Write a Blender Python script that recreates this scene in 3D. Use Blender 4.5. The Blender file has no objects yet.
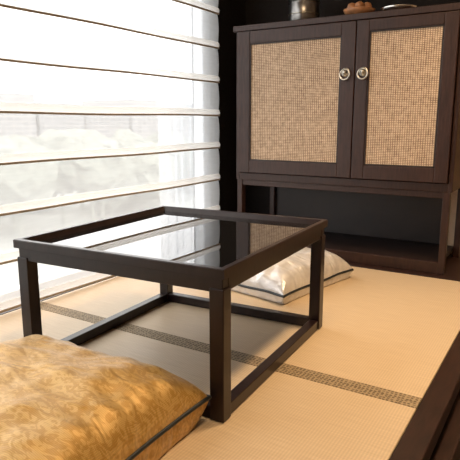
import bpy, bmesh, math, random
from mathutils import Vector, Matrix, noise
random.seed(4)
sc=bpy.context.scene
sc.view_settings.view_transform='Standard'
sc.view_settings.look='None'

# ---------------------------------------------------------------- helpers
def nmat(name):
    m=bpy.data.materials.new(name); m.use_nodes=True
    nt=m.node_tree; nt.nodes.clear()
    out=nt.nodes.new('ShaderNodeOutputMaterial')
    return m,nt,out
def N(nt,t,**k):
    n=nt.nodes.new(t)
    for a,b in k.items():
        if a in n.inputs: n.inputs[a].default_value=b
        else: setattr(n,a,b)
    return n
def L(nt,a,b): nt.links.new(a,b)
def ramp(nt,stops):
    r=nt.nodes.new('ShaderNodeValToRGB')
    e=r.color_ramp.elements
    while len(e)<len(stops): e.new(.5)
    for i,(p,c) in enumerate(stops):
        e[i].position=p; e[i].color=(*c,1)
    return r
def coords(nt,scale=(1,1,1)):
    g=nt.nodes.new('ShaderNodeTexCoord'); m=nt.nodes.new('ShaderNodeMapping')
    m.inputs['Scale'].default_value=scale
    L(nt,g.outputs['Object'],m.inputs['Vector']); return m.outputs['Vector']
def simple(name,col,rough=.5,metal=0,spec=.5,nscale=20,var=.12,bump=0.0,stretch=(1,1,1)):
    m,nt,out=nmat(name)
    p=N(nt,'ShaderNodeBsdfPrincipled'); p.inputs['Roughness'].default_value=rough
    p.inputs['Metallic'].default_value=metal; p.inputs['Specular IOR Level'].default_value=spec
    v=coords(nt,stretch)
    n=N(nt,'ShaderNodeTexNoise',Scale=nscale,Detail=5.0); L(nt,v,n.inputs['Vector'])
    r=ramp(nt,[(.3,tuple(c*(1-var) for c in col)),(.7,tuple(min(1,c*(1+var)) for c in col))])
    L(nt,n.outputs['Fac'],r.inputs['Fac']); L(nt,r.outputs['Color'],p.inputs['Base Color'])
    if bump:
        b=N(nt,'ShaderNodeBump',Strength=bump,Distance=.002); L(nt,n.outputs['Fac'],b.inputs['Height']); L(nt,b.outputs['Normal'],p.inputs['Normal'])
    L(nt,p.outputs[0],out.inputs[0]); return m

wood_dark=simple('dark_wood',(.026,.011,.008),.38,nscale=14,var=.4,bump=.15,stretch=(7,1,7))
wood_table=simple('table_wood',(.014,.006,.0055),.30,spec=.42,nscale=14,var=.35,bump=.1,stretch=(5,5,1))
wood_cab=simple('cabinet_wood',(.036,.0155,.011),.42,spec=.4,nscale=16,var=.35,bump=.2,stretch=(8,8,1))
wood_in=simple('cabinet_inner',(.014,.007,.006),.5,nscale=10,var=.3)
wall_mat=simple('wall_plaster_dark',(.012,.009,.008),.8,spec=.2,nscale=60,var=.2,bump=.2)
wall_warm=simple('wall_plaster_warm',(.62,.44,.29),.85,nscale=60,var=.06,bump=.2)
ceil_mat=simple('ceiling_paint',(.65,.55,.44),.9,nscale=40,var=.04)
alu=simple('window_frame_paint',(.75,.75,.75),.5)
brass=simple('antique_silver_brass',(.60,.56,.48),.30,metal=1,nscale=60)
steel=simple('dark_metal',(.26,.25,.24),.3,metal=1)
pipe_mat=simple('cushion_piping',(.010,.016,.022),.45)
glassm,nt,out=nmat('tinted_glass_top')
p=N(nt,'ShaderNodeBsdfPrincipled')
p.inputs['Roughness'].default_value=.012; p.inputs['IOR'].default_value=3.3
nn=N(nt,'ShaderNodeTexNoise',Scale=3.0); rr=ramp(nt,[(0,(.007,.007,.008)),(1,(.011,.010,.010))])
L(nt,nn.outputs['Fac'],rr.inputs['Fac']); L(nt,rr.outputs['Color'],p.inputs['Base Color'])
L(nt,p.outputs[0],out.inputs[0])

def obj(name,me,mat=None,parent=None):
    o=bpy.data.objects.new(name,me); sc.collection.objects.link(o)
    if mat: me.materials.append(mat)
    if parent: o.parent=parent
    return o
def empty(name,loc=(0,0,0),rz=0):
    e=bpy.data.objects.new(name,None); e.location=loc; e.rotation_euler=(0,0,rz)
    e.empty_display_size=.1; sc.collection.objects.link(e); return e
def box(name,a,b,mat,parent=None,bev=.002):
    return boxes(name,[(a,b)],mat,parent,bev)
def boxes(name,lst,mat,parent=None,bev=.002):
    """several beams joined in one mesh"""
    me=bpy.data.meshes.new(name); bm=bmesh.new()
    for a,b in lst:
        a=Vector(a);b=Vector(b);c=(a+b)/2;s=b-a
        t=bmesh.new(); bmesh.ops.create_cube(t,size=1)
        for v in t.verts: v.co=Vector((v.co.x*s.x+c.x,v.co.y*s.y+c.y,v.co.z*s.z+c.z))
        if bev: bmesh.ops.bevel(t,geom=t.edges[:],offset=bev,segments=2,affect='EDGES',profile=.5)
        tm=bpy.data.meshes.new('t'); t.to_mesh(tm); t.free(); bm.from_mesh(tm); bpy.data.meshes.remove(tm)
    bm.to_mesh(me); bm.free(); return obj(name,me,mat,parent)
def lathe(name,prof,mat,loc,parent=None,seg=40):
    me=bpy.data.meshes.new(name); bm=bmesh.new(); rings=[]
    for r,z in prof:
        r=max(r,.0004)
        rings.append([bm.verts.new((r*math.cos(2*math.pi*i/seg),r*math.sin(2*math.pi*i/seg),z)) for i in range(seg)])
    for a,b in zip(rings,rings[1:]):
        for i in range(seg): bm.faces.new((a[i],a[(i+1)%seg],b[(i+1)%seg],b[i]))
    bm.faces.new(rings[-1]); bm.faces.new(rings[0][::-1])
    for f in bm.faces: f.smooth=True
    bm.to_mesh(me); bm.free(); o=obj(name,me,mat,parent); o.location=loc
    return o
def torus(name,R,r,mat,loc,rot=(0,0,0),parent=None):
    me=bpy.data.meshes.new(name); bm=bmesh.new(); A=36;B=12; g=[]
    for i in range(A):
        t=2*math.pi*i/A
        g.append([bm.verts.new(((R+r*math.cos(2*math.pi*j/B))*math.cos(t),(R+r*math.cos(2*math.pi*j/B))*math.sin(t),r*math.sin(2*math.pi*j/B))) for j in range(B)])
    for i in range(A):
        for j in range(B):
            f=bm.faces.new((g[i][j],g[(i+1)%A][j],g[(i+1)%A][(j+1)%B],g[i][(j+1)%B])); f.smooth=True
    bm.to_mesh(me); bm.free(); o=obj(name,me,mat,parent); o.location=loc; o.rotation_euler=rot; return o

# ---------------------------------------------------------------- room constants
XW=-1.78      # window plane
YB=3.05       # back wall
YWE=2.69      # end of window opening
ZC=2.35
ZL=-.38       # lower floor
XR=2.2; YF=-2.2
box('floor',(XW-.2,YF-.1,ZL-.1),(XR+.1,YB+.1,ZL),simple('floor_boards',(.05,.03,.02),.4,nscale=8,var=.3,stretch=(1,6,1)),bev=0)
box('ceiling',(XW-.2,YF-.1,ZC),(XR+.1,YB+.1,ZC+.1),ceil_mat,bev=0)
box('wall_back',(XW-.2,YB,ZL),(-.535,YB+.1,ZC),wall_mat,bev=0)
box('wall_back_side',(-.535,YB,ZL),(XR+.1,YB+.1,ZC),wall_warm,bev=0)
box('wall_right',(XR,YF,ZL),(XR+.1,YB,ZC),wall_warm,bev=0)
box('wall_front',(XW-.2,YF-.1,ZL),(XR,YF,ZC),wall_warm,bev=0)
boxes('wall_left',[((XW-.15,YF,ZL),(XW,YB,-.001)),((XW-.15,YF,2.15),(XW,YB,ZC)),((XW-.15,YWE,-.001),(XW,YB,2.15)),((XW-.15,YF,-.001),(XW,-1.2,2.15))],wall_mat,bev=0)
w=empty('window_1')
fr=[]
xa,xb=XW-.11,XW-.05
fr.append(((xa,-1.2,0),(xb,YWE,.04))); fr.append(((xa,-1.2,2.11),(xb,YWE,2.15)))
for y in (-1.2,.60,YWE-.04): fr.append(((xa,y,.04),(xb,y+.04,2.11)))
boxes('frame',fr,alu,w,bev=.003)
pm,nt,out=nmat('window_pane_glass')
tr=N(nt,'ShaderNodeBsdfTransparent'); gl=N(nt,'ShaderNodeBsdfGlossy'); gl.inputs['Roughness'].default_value=0
mx=N(nt,'ShaderNodeMixShader'); mx.inputs[0].default_value=.04
L(nt,tr.outputs[0],mx.inputs[1]); L(nt,gl.outputs[0],mx.inputs[2]); L(nt,mx.outputs[0],out.inputs[0])
me=bpy.data.meshes.new('pane'); me.from_pydata([(XW-.08,-1.17,.03),(XW-.08,YWE-.03,.03),(XW-.08,YWE-.03,2.12),(XW-.08,-1.17,2.12)],[],[(0,1,2,3)])
obj('pane',me,pm,w)

# ---------------------------------------------------------------- fabrics
def sheer(name,col,trans,tl_f=.6):
    m,nt,out=nmat(name)
    t=N(nt,'ShaderNodeBsdfTransparent'); d=N(nt,'ShaderNodeBsdfDiffuse'); tl=N(nt,'ShaderNodeBsdfTranslucent')
    d.inputs['Color'].default_value=(*col,1); tl.inputs['Color'].default_value=(*col,1)
    a=N(nt,'ShaderNodeMixShader'); a.inputs[0].default_value=tl_f
    L(nt,d.outputs[0],a.inputs[1]); L(nt,tl.outputs[0],a.inputs[2])
    v=coords(nt,(1,1,8)); n=N(nt,'ShaderNodeTexNoise',Scale=12.0,Detail=3.0); L(nt,v,n.inputs['Vector'])
    mr=N(nt,'ShaderNodeMapRange'); mr.inputs['To Min'].default_value=1-trans-.04; mr.inputs['To Max'].default_value=1-trans+.04
    L(nt,n.outputs['Fac'],mr.inputs['Value'])
    b=N(nt,'ShaderNodeMixShader'); L(nt,mr.outputs['Result'],b.inputs[0])
    L(nt,t.outputs[0],b.inputs[1]); L(nt,a.outputs[0],b.inputs[2]); L(nt,b.outputs[0],out.inputs[0])
    return m
sheer_m=sheer('sheer_fabric',(.86,.865,.87),.53,.52)
fold_m=sheer('sheer_fabric_fold',(.95,.93,.90),.12,.47)
rod_m=simple('shade_rod',(.40,.33,.25),.6)
curt_m=sheer('curtain_sheer',(.74,.80,.88),.6)

shade=empty('roman_shade')
Y0,Y1=-1.15,2.665
xs=XW+.045
levels=[.016+.1815*i for i in range(12)]
def sheet(name,pts_fn,ny,mat,parent,prof,smooth=True):
    me=bpy.data.meshes.new(name); V=[];F=[]
    n=len(prof)
    for i in range(ny+1):
        y=Y0+(Y1-Y0)*i/ny
        for k,(x,z) in enumerate(prof):
            dx,dz=pts_fn(y,z); V.append((x+dx,y,z+dz))
    for i in range(ny):
        for k in range(n-1):
            a=i*n+k; F.append((a,a+n,a+n+1,a+1))
    me.from_pydata(V,[],F)
    for p_ in me.polygons: p_.use_smooth=smooth
    return obj(name,me,mat,parent)
def droop(y,z): return (0.0015*math.sin(y*9+z*5),.003*math.sin(y*1.7+z*3.1)+.0015*math.sin(y*6.1+z*9))
prof=[]
for i in range(len(levels)-1):
    z0,z1=levels[i],levels[i+1]
    for j in range(6):
        t=j/6; prof.append((xs+.010*math.sin(math.pi*t)**.7,z0+(z1-z0)*t))
prof.append((xs,levels[-1])); prof.insert(0,(xs,.010))
sheet('sheer_panel',droop,60,sheer_m,shade,prof)
for i,z in enumerate(levels):
    sheet('fold_%d'%i,droop,60,fold_m,shade,[(xs+.004,z+.029),(xs+.011,z+.022),(xs+.015,z+.012),(xs+.014,z+.002),(xs+.008,z-.002)])
    sheet('rod_%d'%i,droop,60,rod_m,shade,[(xs+.008,z-.010),(xs+.013,z-.010),(xs+.0148,z-.002),(xs+.008,z-.0015),(xs+.008,z-.010)])
box('head_rail',(XW+.01,Y0,2.04),(XW+.07,Y1,2.09),alu,shade)

me=bpy.data.meshes.new('sheer_curtain'); V=[];F=[]
ny=90
for i in range(ny+1):
    y=2.22+.44*i/ny
    for z in (.01,.7,1.4,2.08):
        V.append((XW-.022+.014*math.sin(y*95)+.005*math.sin(y*41),y,z))
for i in range(ny):
    for k in range(3):
        a=i*4+k; F.append((a,a+4,a+5,a+1))
me.from_pydata(V,[],F)
for p_ in me.polygons: p_.use_smooth=True
obj('sheer_curtain',me,curt_m)

# ---------------------------------------------------------------- tatami platform
XT=-.262
plat=empty('tatami_platform')
box('base',(XW+.001,-1.6,ZL),(-.215,YB-.001,-.05),wood_dark,plat,bev=0)
box('edge_rail',(XT+.001,-1.6,-.05),(-.20,YB-.001,0),wood_dark,plat,bev=.004)
box('edge_step',(-.215,-1.6,ZL),(-.165,YB-.001,-.09),wood_dark,plat,bev=.004)
box('window_rail',(XW+.001,-1.6,-.05),(-1.735,YB-.001,0),wood_dark,plat,bev=.003)
box('rear_rail',(-1.734,2.545,-.05),(XT,YB-.001,0),wood_dark,plat,bev=.003)

tm,nt,out=nmat('tatami_rush')
p=N(nt,'ShaderNodeBsdfPrincipled'); p.inputs['Roughness'].default_value=.45; p.inputs['Specular IOR Level'].default_value=.5
v=coords(nt)
wv=N(nt,'ShaderNodeTexWave',Scale=95.0,Distortion=.6); wv.bands_direction='Y'; L(nt,v,wv.inputs['Vector'])
wv2=N(nt,'ShaderNodeTexWave',Scale=42.0,Distortion=.4); wv2.bands_direction='X'; L(nt,v,wv2.inputs['Vector'])
v2=coords(nt,(1,30,1)); ns=N(nt,'ShaderNodeTexNoise',Scale=9.0,Detail=6.0); L(nt,v2,ns.inputs['Vector'])
r=ramp(nt,[(.3,(.60,.455,.295)),(.7,(.70,.55,.37))]); L(nt,ns.outputs['Fac'],r.inputs['Fac'])
mu=N(nt,'ShaderNodeMixRGB',blend_type='MULTIPLY'); mu.inputs[0].default_value=.14
L(nt,r.outputs['Color'],mu.inputs[1]); L(nt,wv2.outputs['Color'],mu.inputs[2])
L(nt,mu.outputs[0],p.inputs['Base Color'])
ad=N(nt,'ShaderNodeMath',operation='ADD'); L(nt,wv.outputs['Fac'],ad.inputs[0]); L(nt,wv2.outputs['Fac'],ad.inputs[1])
b=N(nt,'ShaderNodeBump',Strength=.2,Distance=.001); L(nt,ad.outputs[0],b.inputs['Height']); L(nt,b.outputs[0],p.inputs['Normal'])
L(nt,p.outputs[0],out.inputs[0])
hm,nt,out=nmat('tatami_border_brocade')
p=N(nt,'ShaderNodeBsdfPrincipled'); p.inputs['Roughness'].default_value=.7
v=coords(nt,(1,1,1))
ck=N(nt,'ShaderNodeTexVoronoi',Scale=95.0); ck.distance='CHEBYCHEV'; ck.inputs['Randomness'].default_value=.3; L(nt,v,ck.inputs['Vector'])
r=ramp(nt,[(.22,(.11,.075,.040)),(.40,(.36,.27,.16))]); L(nt,ck.outputs['Distance'],r.inputs['Fac'])
L(nt,r.outputs['Color'],p.inputs['Base Color']); L(nt,p.outputs[0],out.inputs[0])
YJ=1.335
for y0,y1 in ((YJ,2.543),(-.0+.13,YJ-.001),(-1.6,.129)):
    box('mat',(-1.734,y0,-.05),(XT,y1,-.0012),tm,plat,bev=.003)
for yy in (YJ,.13):
    box('border_a',(-1.734,yy+.0005,-.0015),(XT,yy+.030,0),hm,plat,bev=.0005)
    box('border_b',(-1.734,yy-.030,-.0015),(XT,yy-.0005,0),hm,plat,bev=.0005)

# ---------------------------------------------------------------- low table
tb=empty('low_table',(-.985,1.326,0.0005),math.radians(3.5))
hx,hy,H=.332,.356,.378
t=.038
for sx in(-1,1):
    for sy in(-1,1):
        x0=sx*hx; y0=sy*hy; x1=sx*(hx-t); y1=sy*(hy-t)
        box('leg',(min(x0,x1)+.0,min(y0,y1),0),(max(x0,x1),max(y0,y1),H-.05),wood_table,tb)
i=.004
boxes('apron',[((-hx+i,-hy+i,H-.060),(hx-i,-hy+.03,H-.025)),((-hx+i,hy-.03,H-.060),(hx-i,hy-i,H-.025)),
 ((-hx+i,-hy+.03,H-.060),(-hx+.03,hy-.03,H-.025)),((hx-.03,-hy+.03,H-.060),(hx-i,hy-.03,H-.025))],wood_table,tb)
def ring(name,x,y,wd,z0,z1,mat,parent,slope=.0):
    me=bpy.data.meshes.new(name); bm=bmesh.new()
    pr=[(0,z0),(0,z1-.002),(.002,z1),(wd-.001,z1),(wd,z1-.002),(wd+slope,z0)]
    cs=[(-1,-1),(1,-1),(1,1),(-1,1)]; R=[]
    for cx,cy in cs: R.append([bm.verts.new((cx*(x-d),cy*(y-d),z)) for d,z in pr])
    n=len(pr)
    for a in range(4):
        for k in range(n):
            bm.faces.new((R[a][k],R[(a+1)%4][k],R[(a+1)%4][(k+1)%n],R[a][(k+1)%n]))
    bmesh.ops.recalc_face_normals(bm,faces=bm.faces[:])
    bm.to_mesh(me); bm.free(); return obj(name,me,mat,parent)
ring('top_rim',hx+.005,hy+.005,.016,H-.0235,H,wood_table,tb,slope=.012)
box('groove_strip',(-hx+.009,-hy+.009,H-.027),(hx-.009,hy-.009,H-.0225),wood_table,tb,bev=0)
box('glass_panel',(-hx+.020,-hy+.020,H-.0224),(hx-.020,hy-.020,H-.017),glassm,tb,bev=.0008)
sH=.032
q=.004
boxes('stretchers',[((-hx+t,-hy+q,0),(hx-t,-hy+t-q,sH)),((-hx+t,hy-t+q,0),(hx-t,hy-q,sH)),
 ((-hx+q,-hy+t,0),(-hx+t-q,hy-t,sH)),((hx-t+q,-hy+t,0),(hx-q,hy-t,sH))],wood_table,tb)

# ---------------------------------------------------------------- cabinet
cab=empty('rattan_door_cabinet')
CX0,CX1=-1.572,-.435
YC=2.60; YCb=3.04; ZB=.430; ZT=1.195; ZF=.0005
DX=-.907
box('top_board',(CX0-.012,YC-.015,ZT-.028),(CX1+.012,YCb,ZT),wood_cab,cab)
boxes('carcass',[((CX0,YC+.002,.388),(CX0+.02,YCb,ZT-.028)),((CX1-.02,YC+.002,.388),(CX1,YCb,ZT-.028)),
 ((CX0+.02,YC+.002,.388),(CX1-.02,YCb,ZB-.004)),((CX0+.02,YCb-.015,ZB),(CX1-.02,YCb,ZT-.028)),
 ((CX0+.02,YC+.002,ZT-.05),(CX1-.02,YC+.03,ZT-.028))],wood_cab,cab)
boxes('lower_frame',[((CX0+.006,YC+.004,ZF),(CX0+.036,YC+.044,.388)),((CX1-.040,YC+.004,ZF),(CX1-.010,YC+.044,.388)),
 ((CX0+.006,YCb-.044,ZF),(CX0+.036,YCb,.388)),((CX1-.040,YCb-.044,ZF),(CX1-.010,YCb,.388)),
 ((CX0+.036,YC+.006,ZF),(CX1-.040,YC+.030,.055)),((CX0+.036,YC+.010,.358),(CX1-.040,YC+.03,.388))],wood_cab,cab)
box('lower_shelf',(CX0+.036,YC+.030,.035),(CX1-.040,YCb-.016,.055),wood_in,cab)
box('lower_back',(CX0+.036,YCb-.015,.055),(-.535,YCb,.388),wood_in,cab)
rt,nt,out=nmat('woven_rattan')
p=N(nt,'ShaderNodeBsdfPrincipled'); p.inputs['Roughness'].default_value=.65
v=coords(nt)
w1=N(nt,'ShaderNodeTexWave',Scale=30.0,Distortion=1.0); w1.bands_direction='X'; w1.inputs['Detail Scale'].default_value=4; L(nt,v,w1.inputs['Vector'])
w2=N(nt,'ShaderNodeTexWave',Scale=40.0,Distortion=1.2); w2.bands_direction='Z'; L(nt,v,w2.inputs['Vector'])
ns=N(nt,'ShaderNodeTexNoise',Scale=60.0,Detail=5.0); L(nt,v,ns.inputs['Vector'])
mm=N(nt,'ShaderNodeMath',operation='MULTIPLY'); L(nt,w1.outputs['Fac'],mm.inputs[0]); L(nt,w2.outputs['Fac'],mm.inputs[1])
m2=N(nt,'ShaderNodeMath',operation='MULTIPLY_ADD'); m2.inputs[1].default_value=.8; L(nt,ns.outputs['Fac'],m2.inputs[0]); L(nt,mm.outputs[0],m2.inputs[2])
r=ramp(nt,[(.28,(.20,.125,.080)),(.60,(.42,.29,.19)),(1.0,(.76,.60,.43))]); L(nt,m2.outputs[0],r.inputs['Fac'])
L(nt,r.outputs['Color'],p.inputs['Base Color'])
b=N(nt,'ShaderNodeBump',Strength=.5,Distance=.002); L(nt,mm.outputs[0],b.inputs['Height']); L(nt,b.outputs[0],p.inputs['Normal'])
L(nt,p.outputs[0],out.inputs[0])
def door(nm,x0,x1,z0,z1,sw,tp,bt):
    y0,y1=YC-.018,YC+.001
    boxes(nm+'_frame',[((x0,y0,z0),(x0+sw,y1,z1)),((x1-sw,y0,z0),(x1,y1,z1)),((x0+sw,y0,z1-tp),(x1-sw,y1,z1)),((x0+sw,y0,z0),(x1-sw,y1,z0+bt))],wood_cab,cab,bev=.003)
    box(nm+'_rattan',(x0+sw-.002,y0+.009,z0+bt-.002),(x1-sw+.002,y1-.002,z1-tp+.002),rt,cab,bev=0)
    a=.006
    boxes(nm+'_bead',[((x0+sw,y0+.003,z0+bt),(x0+sw+a,y0+.012,z1-tp)),((x1-sw-a,y0+.003,z0+bt),(x1-sw,y0+.012,z1-tp)),
      ((x0+sw,y0+.003,z1-tp-a),(x1-sw,y0+.012,z1-tp)),((x0+sw,y0+.003,z0+bt),(x1-sw,y0+.012,z0+bt+a))],wood_in,cab,bev=.001)
zt=ZT-.032
door('door_left',CX0+.022,DX-.002,ZB,zt,.070,.062,.066)
door('door_right',DX+.002,CX1-.022,ZB,zt,.060,.050,.066)
for x in (DX-.045,DX+.042):
    zz=.932
    bp=lathe('handle_plate',[(.0,0),(.020,0),(.022,.002),(.018,.005),(.009,.006),(.007,.013),(.0085,.018),(.004,.021),(.0,.021)],brass,(x,YC-.018,zz),cab)
    bp.rotation_euler=(math.pi/2,0,0)
    torus('handle_ring',.024,.0036,brass,(x,YC-.031,zz-.010),(math.radians(82),0,0),cab)

cn=empty('metal_tea_canister',(-1.275,2.80,ZT+.0005))
lathe('body',[(.0,0),(.076,0),(.080,.004),(.080,.11),(.077,.113),(.077,.12),(.081,.122),(.081,.17),(.07,.178),(0,.18)],steel,(0,0,0),cn)
torus('band',.080,.003,brass,(0,0,.06),(0,0,0),cn)
lathe('knob',[(.0,0),(.012,0),(.008,.008),(.014,.018),(.01,.026),(0,.028)],brass,(0,0,.18),cn)
og=empty('carved_wood_ornament',(-.96,2.76,ZT+.0005))
wo=simple('carved_wood_orange',(.42,.19,.08),.4,nscale=30,var=.3)
sv=simple('silver',(.7,.68,.64),.25,metal=1)
lathe('foot',[(0,0),(.105,0),(.11,.005),(.10,.012),(.05,.014),(0,.014)],steel,(0,0,0),og)
lathe('bowl',[(0,0),(.035,0),(.05,.005),(.070,.018),(.078,.034),(.074,.036),(.06,.020),(0,.010)],wo,(0,0,.014),og)
for k in range(5):
    a=k*1.26
    lathe('fruit_%d'%k,[(0,0),(.012,.002),(.022,.012),(.024,.022),(.018,.036),(.006,.042),(0,.041)],wo,(.038*math.cos(a),.038*math.sin(a),.038),og,seg=20)
dd=empty('silver_dish',(-.76,2.74,ZT+.0005))
lathe('dish',[(0,0),(.04,0),(.045,.006),(.075,.02),(.085,.032),(.082,.034),(.07,.024),(.04,.010),(0,.01)],sv,(0,0,0),dd)
lathe('pebble',[(0,0),(.03,.002),(.04,.012),(.03,.026),(0,.03)],sv,(0,0,.01),dd)

# ---------------------------------------------------------------- cushions
def cushion_mat(name,cd,cl,scale,sheen,rough,lo=.42,hi=.58,fold=.5,ov=.35,tb_=.5,dist=1.2,metal=0,nst=(1,1,1)):
    m,nt,out=nmat(name)
    p=N(nt,'ShaderNodeBsdfPrincipled'); p.inputs['Roughness'].default_value=rough; p.inputs['Metallic'].default_value=metal
    p.inputs['Sheen Weight'].default_value=sheen; p.inputs['Specular IOR Level'].default_value=.7
    v=coords(nt,nst)
    n=N(nt,'ShaderNodeTexNoise',Scale=scale,Detail=1.5,Distortion=dist); L(nt,v,n.inputs['Vector'])
    r=ramp(nt,[(lo,cd),(hi,cl)]); L(nt,n.outputs['Fac'],r.inputs['Fac'])
    # woven threads, two directions
    wa=N(nt,'ShaderNodeTexWave',Scale=150.0,Distortion=1.5); wa.bands_direction='X'
    wb=N(nt,'ShaderNodeTexWave',Scale=90.0,Distortion=1.5); wb.bands_direction='Y'
    v0=coords(nt); L(nt,v0,wa.inputs['Vector']); L(nt,v0,wb.inputs['Vector'])
    th=N(nt,'ShaderNodeMath',operation='MULTIPLY'); L(nt,wa.outputs['Fac'],th.inputs[0]); L(nt,wb.outputs['Fac'],th.inputs[1])
    mu=N(nt,'ShaderNodeMixRGB',blend_type='MULTIPLY'); mu.inputs[0].default_value=ov
    mr=N(nt,'ShaderNodeMapRange'); mr.inputs['To Min'].default_value=.55; mr.inputs['To Max'].default_value=1.15; L(nt,th.outputs[0],mr.inputs['Value'])
    L(nt,r.outputs['Color'],mu.inputs[1]); L(nt,mr.outputs['Result'],mu.inputs[2]); L(nt,mu.outputs[0],p.inputs['Base Color'])
    b=N(nt,'ShaderNodeBump',Strength=tb_,Distance=.0008); L(nt,th.outputs[0],b.inputs['Height'])
    vf=coords(nt,(1,2.2,1))
    n2=N(nt,'ShaderNodeTexNoise',Scale=7.0,Detail=1.2,Distortion=1.2); L(nt,vf,n2.inputs['Vector'])
    b2=N(nt,'ShaderNodeBump',Strength=fold,Distance=.02); L(nt,n2.outputs['Fac'],b2.inputs['Height']); L(nt,b.outputs[0],b2.inputs['Normal'])
    L(nt,b2.outputs[0],p.inputs['Normal']); L(nt,p.outputs[0],out.inputs[0]); return m
gold=cushion_mat('gold_brocade',(.56,.315,.060),(.70,.44,.13),34,.15,.38,lo=.47,hi=.55,fold=.6,ov=.5,tb_=.4,dist=2.0,metal=.3,nst=(1,1.6,1))
silk=cushion_mat('silver_silk',(.70,.685,.68),(.80,.785,.77),14,.1,.30,lo=.4,hi=.6,fold=.55,ov=.1,tb_=.1,metal=.25)
def cushion(name,loc,rz,sx,sy,h,mat,seed,edge_z):
    e=empty(name,loc,rz); n=80
    def pt(u,v,s):
        k=.055
        x=sx/2*u*(1-k*(1-abs(v)**3)*abs(u)**2); y=sy/2*v*(1-k*(1-abs(u)**3)*abs(v)**2)
        f=max(0,(1-u**4))*max(0,(1-v**4)); f=f**.42
        w=noise.noise(Vector((u*2.2+seed,v*2.2,s*3)))*.11
        ang=math.atan2(v,u); rad=max(abs(u),abs(v))
        w+=.09*math.sin(ang*17+seed+2*noise.noise(Vector((u*3,v*3,seed))))*(rad**4)
        hz=h*(f*(1+w))
        if s>0: z=edge_z+(h-edge_z)/h*hz+.010*noise.noise(Vector((u*5,v*5,seed+9)))*f-.008*abs(noise.noise(Vector((u*2+v*3,v*2.5-u,seed+20))))*f
        else: z=max(.002,edge_z-hz*1.0)
        return (x,y,z)
    me=bpy.data.meshes.new('cover'); bm=bmesh.new(); G={}
    for s in(1,-1):
        for i in range(n+1):
            for j in range(n+1):
                u=math.sin((2*i/n-1)*math.pi/2); v=math.sin((2*j/n-1)*math.pi/2)
                if s<0 and (i in(0,n) or j in(0,n)): G[s,i,j]=G[1,i,j]; continue
                x,y,z=pt(u,v,s)
                if i in(0,n) or j in(0,n): z=edge_z+.010*noise.noise(Vector((u*1.5,v*1.5,seed)))
                G[s,i,j]=bm.verts.new((x,y,z))
        for i in range(n):
            for j in range(n):
                q=(G[s,i,j],G[s,i+1,j],G[s,i+1,j+1],G[s,i,j+1])
                if s<0: q=q[::-1]
                bm.faces.new(q).smooth=True
    edge=[G[1,i,0].co.copy() for i in range(n)]+[G[1,n,j].co.copy() for j in range(n)]+[G[1,n-i,n].co.copy() for i in range(n)]+[G[1,0,n-j].co.copy() for j in range(n)]
    bm.to_mesh(me); bm.free(); c=obj('cover',me,mat,e)
    cu=bpy.data.curves.new('piping','CURVE'); cu.dimensions='3D'; cu.bevel_depth=.0055; cu.bevel_resolution=3
    s=cu.splines.new('POLY'); s.points.add(len(edge)-1)
    for pnt,co in zip(s.points,edge): pnt.co=(*co,1)
    s.use_cyclic_u=True
    o=bpy.data.objects.new('piping',cu); sc.collection.objects.link(o); cu.materials.append(pipe_mat); o.parent=e
    return e
cushion('gold_floor_cushion',(-.950,.68,.0),math.radians(3),.61,.555,.172,gold,1.3,.065)
cushion('silk_floor_cushion',(-1.065,2.12,.0),math.radians(-10),.46,.53,.145,silk,7.7,.038)

# ---------------------------------------------------------------- outside world
def facade(name,base,win):
    m,nt,out=nmat(name); p=N(nt,'ShaderNodeBsdfDiffuse')
    v=coords(nt); br=N(nt,'ShaderNodeTexBrick',Scale=.30); br.offset=0
    br.inputs['Color1'].default_value=(*win,1); br.inputs['Color2'].default_value=(*[c*1.2 for c in win],1); br.inputs['Mortar'].default_value=(*base,1)
    br.inputs['Mortar Size'].default_value=.03
    sp=N(nt,'ShaderNodeSeparateXYZ'); cb=N(nt,'ShaderNodeCombineXYZ'); L(nt,v,sp.inputs[0]); L(nt,sp.outputs['Y'],cb.inputs['X']); L(nt,sp.outputs['Z'],cb.inputs['Y'])
    L(nt,cb.outputs[0],br.inputs['Vector']); L(nt,br.outputs['Color'],p.inputs['Color']); L(nt,p.outputs[0],out.inputs[0]); return m
f1=facade('facade_a',(.32,.30,.29),(.17,.17,.18)); f2=facade('facade_b',(.27,.26,.26),(.15,.15,.16))
box('outdoor_ground',(-400,-300,-12.2),(-4,500,-12),simple('ground_haze',(.25,.26,.24),.9,nscale=.05,var=.25),bev=0)
city=empty('distant_buildings')
yy=-10
while yy<190:
    wd=random.uniform(6,14); hh=random.uniform(2,7)
    o=box('block',(-95-random.uniform(0,15),yy,-12),(-82,yy+wd,hh),random.choice((f1,f2)),city,bev=0)
    yy+=wd+random.uniform(-.0,2)
tree_m=simple('foliage_haze',(.15,.16,.135),.9,nscale=1.5,var=.3)
me=bpy.data.meshes.new('distant_trees'); bm=bmesh.new()
for k in range(90):
    x=random.uniform(-72,-50); y=random.uniform(0,130); s=random.uniform(2.2,4.2)
    r_=bmesh.ops.create_icosphere(bm,subdivisions=3,radius=s,matrix=Matrix.Translation((x,y,-12+s*1.1+random.uniform(0,4))))
    for v in r_['verts']:
        v.co+=Vector((noise.noise(v.co*.7),noise.noise(v.co*.7+Vector((9,0,0))),noise.noise(v.co*.7+Vector((0,9,0)))))*1.1
    bmesh.ops.create_cone(bm,segments=8,radius1=.3,radius2=.2,depth=5,matrix=Matrix.Translation((x,y,-10)))
bm.to_mesh(me); bm.free(); obj('distant_trees',me,tree_m)

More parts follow.
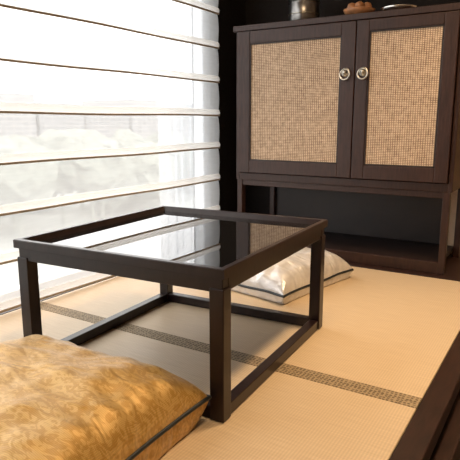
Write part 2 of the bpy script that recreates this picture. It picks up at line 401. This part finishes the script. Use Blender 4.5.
wd=bpy.data.worlds.new('sky'); sc.world=wd; wd.use_nodes=True; nt=wd.node_tree; nt.nodes.clear()
o=nt.nodes.new('ShaderNodeOutputWorld'); bg=nt.nodes.new('ShaderNodeBackground'); bg.inputs['Strength'].default_value=4.6
tc=nt.nodes.new('ShaderNodeTexCoord'); sp=nt.nodes.new('ShaderNodeSeparateXYZ'); L(nt,tc.outputs['Generated'],sp.inputs[0])
r=ramp(nt,[(.0,(.95,.95,.95)),(.5,(1,.985,.96))]); L(nt,sp.outputs['Z'],r.inputs['Fac']); L(nt,r.outputs['Color'],bg.inputs['Color']); L(nt,bg.outputs[0],o.inputs[0])
la=bpy.data.lights.new('window_portal','AREA'); la.shape='RECTANGLE'; la.size=3.9; la.size_y=2.1; la.cycles.is_portal=True
lo=bpy.data.objects.new('window_portal',la); sc.collection.objects.link(lo); lo.location=(XW-.14,.75,1.07)
lo.rotation_euler=Vector((1,0,0)).to_track_quat('-Z','Y').to_euler()

def downlight(x,y,pw,size=.14,ang=95,tx=0,ty=0):
    e=empty('ceiling_downlight',(x,y,ZC))
    torus('trim_ring',.08,.008,alu,(0,0,-.002),(0,0,0),e)
    l=bpy.data.lights.new('lamp','SPOT'); l.energy=pw; l.color=(1,.70,.41); l.spot_size=math.radians(ang); l.spot_blend=.8; l.shadow_soft_size=size/2
    lo=bpy.data.objects.new('lamp',l); sc.collection.objects.link(lo); lo.parent=e; lo.location=(0,0,-.03)
    lo.rotation_euler=Vector((tx,ty,-1)).to_track_quat('-Z','Y').to_euler()
downlight(-.15,1.85,180,size=.3)
downlight(.0,.7,90,size=.3,tx=-.3)
downlight(-.6,1.0,60,size=.3,tx=-.1,ty=.9)

cam=bpy.data.cameras.new('camera'); co=bpy.data.objects.new('camera',cam); sc.collection.objects.link(co)
co.location=(0,0,.7); co.rotation_euler=(math.radians(90-11.2),0,math.radians(31.8))
cam.sensor_width=36; cam.lens=545/460*36; cam.clip_start=.02; cam.clip_end=1000
sc.camera=co
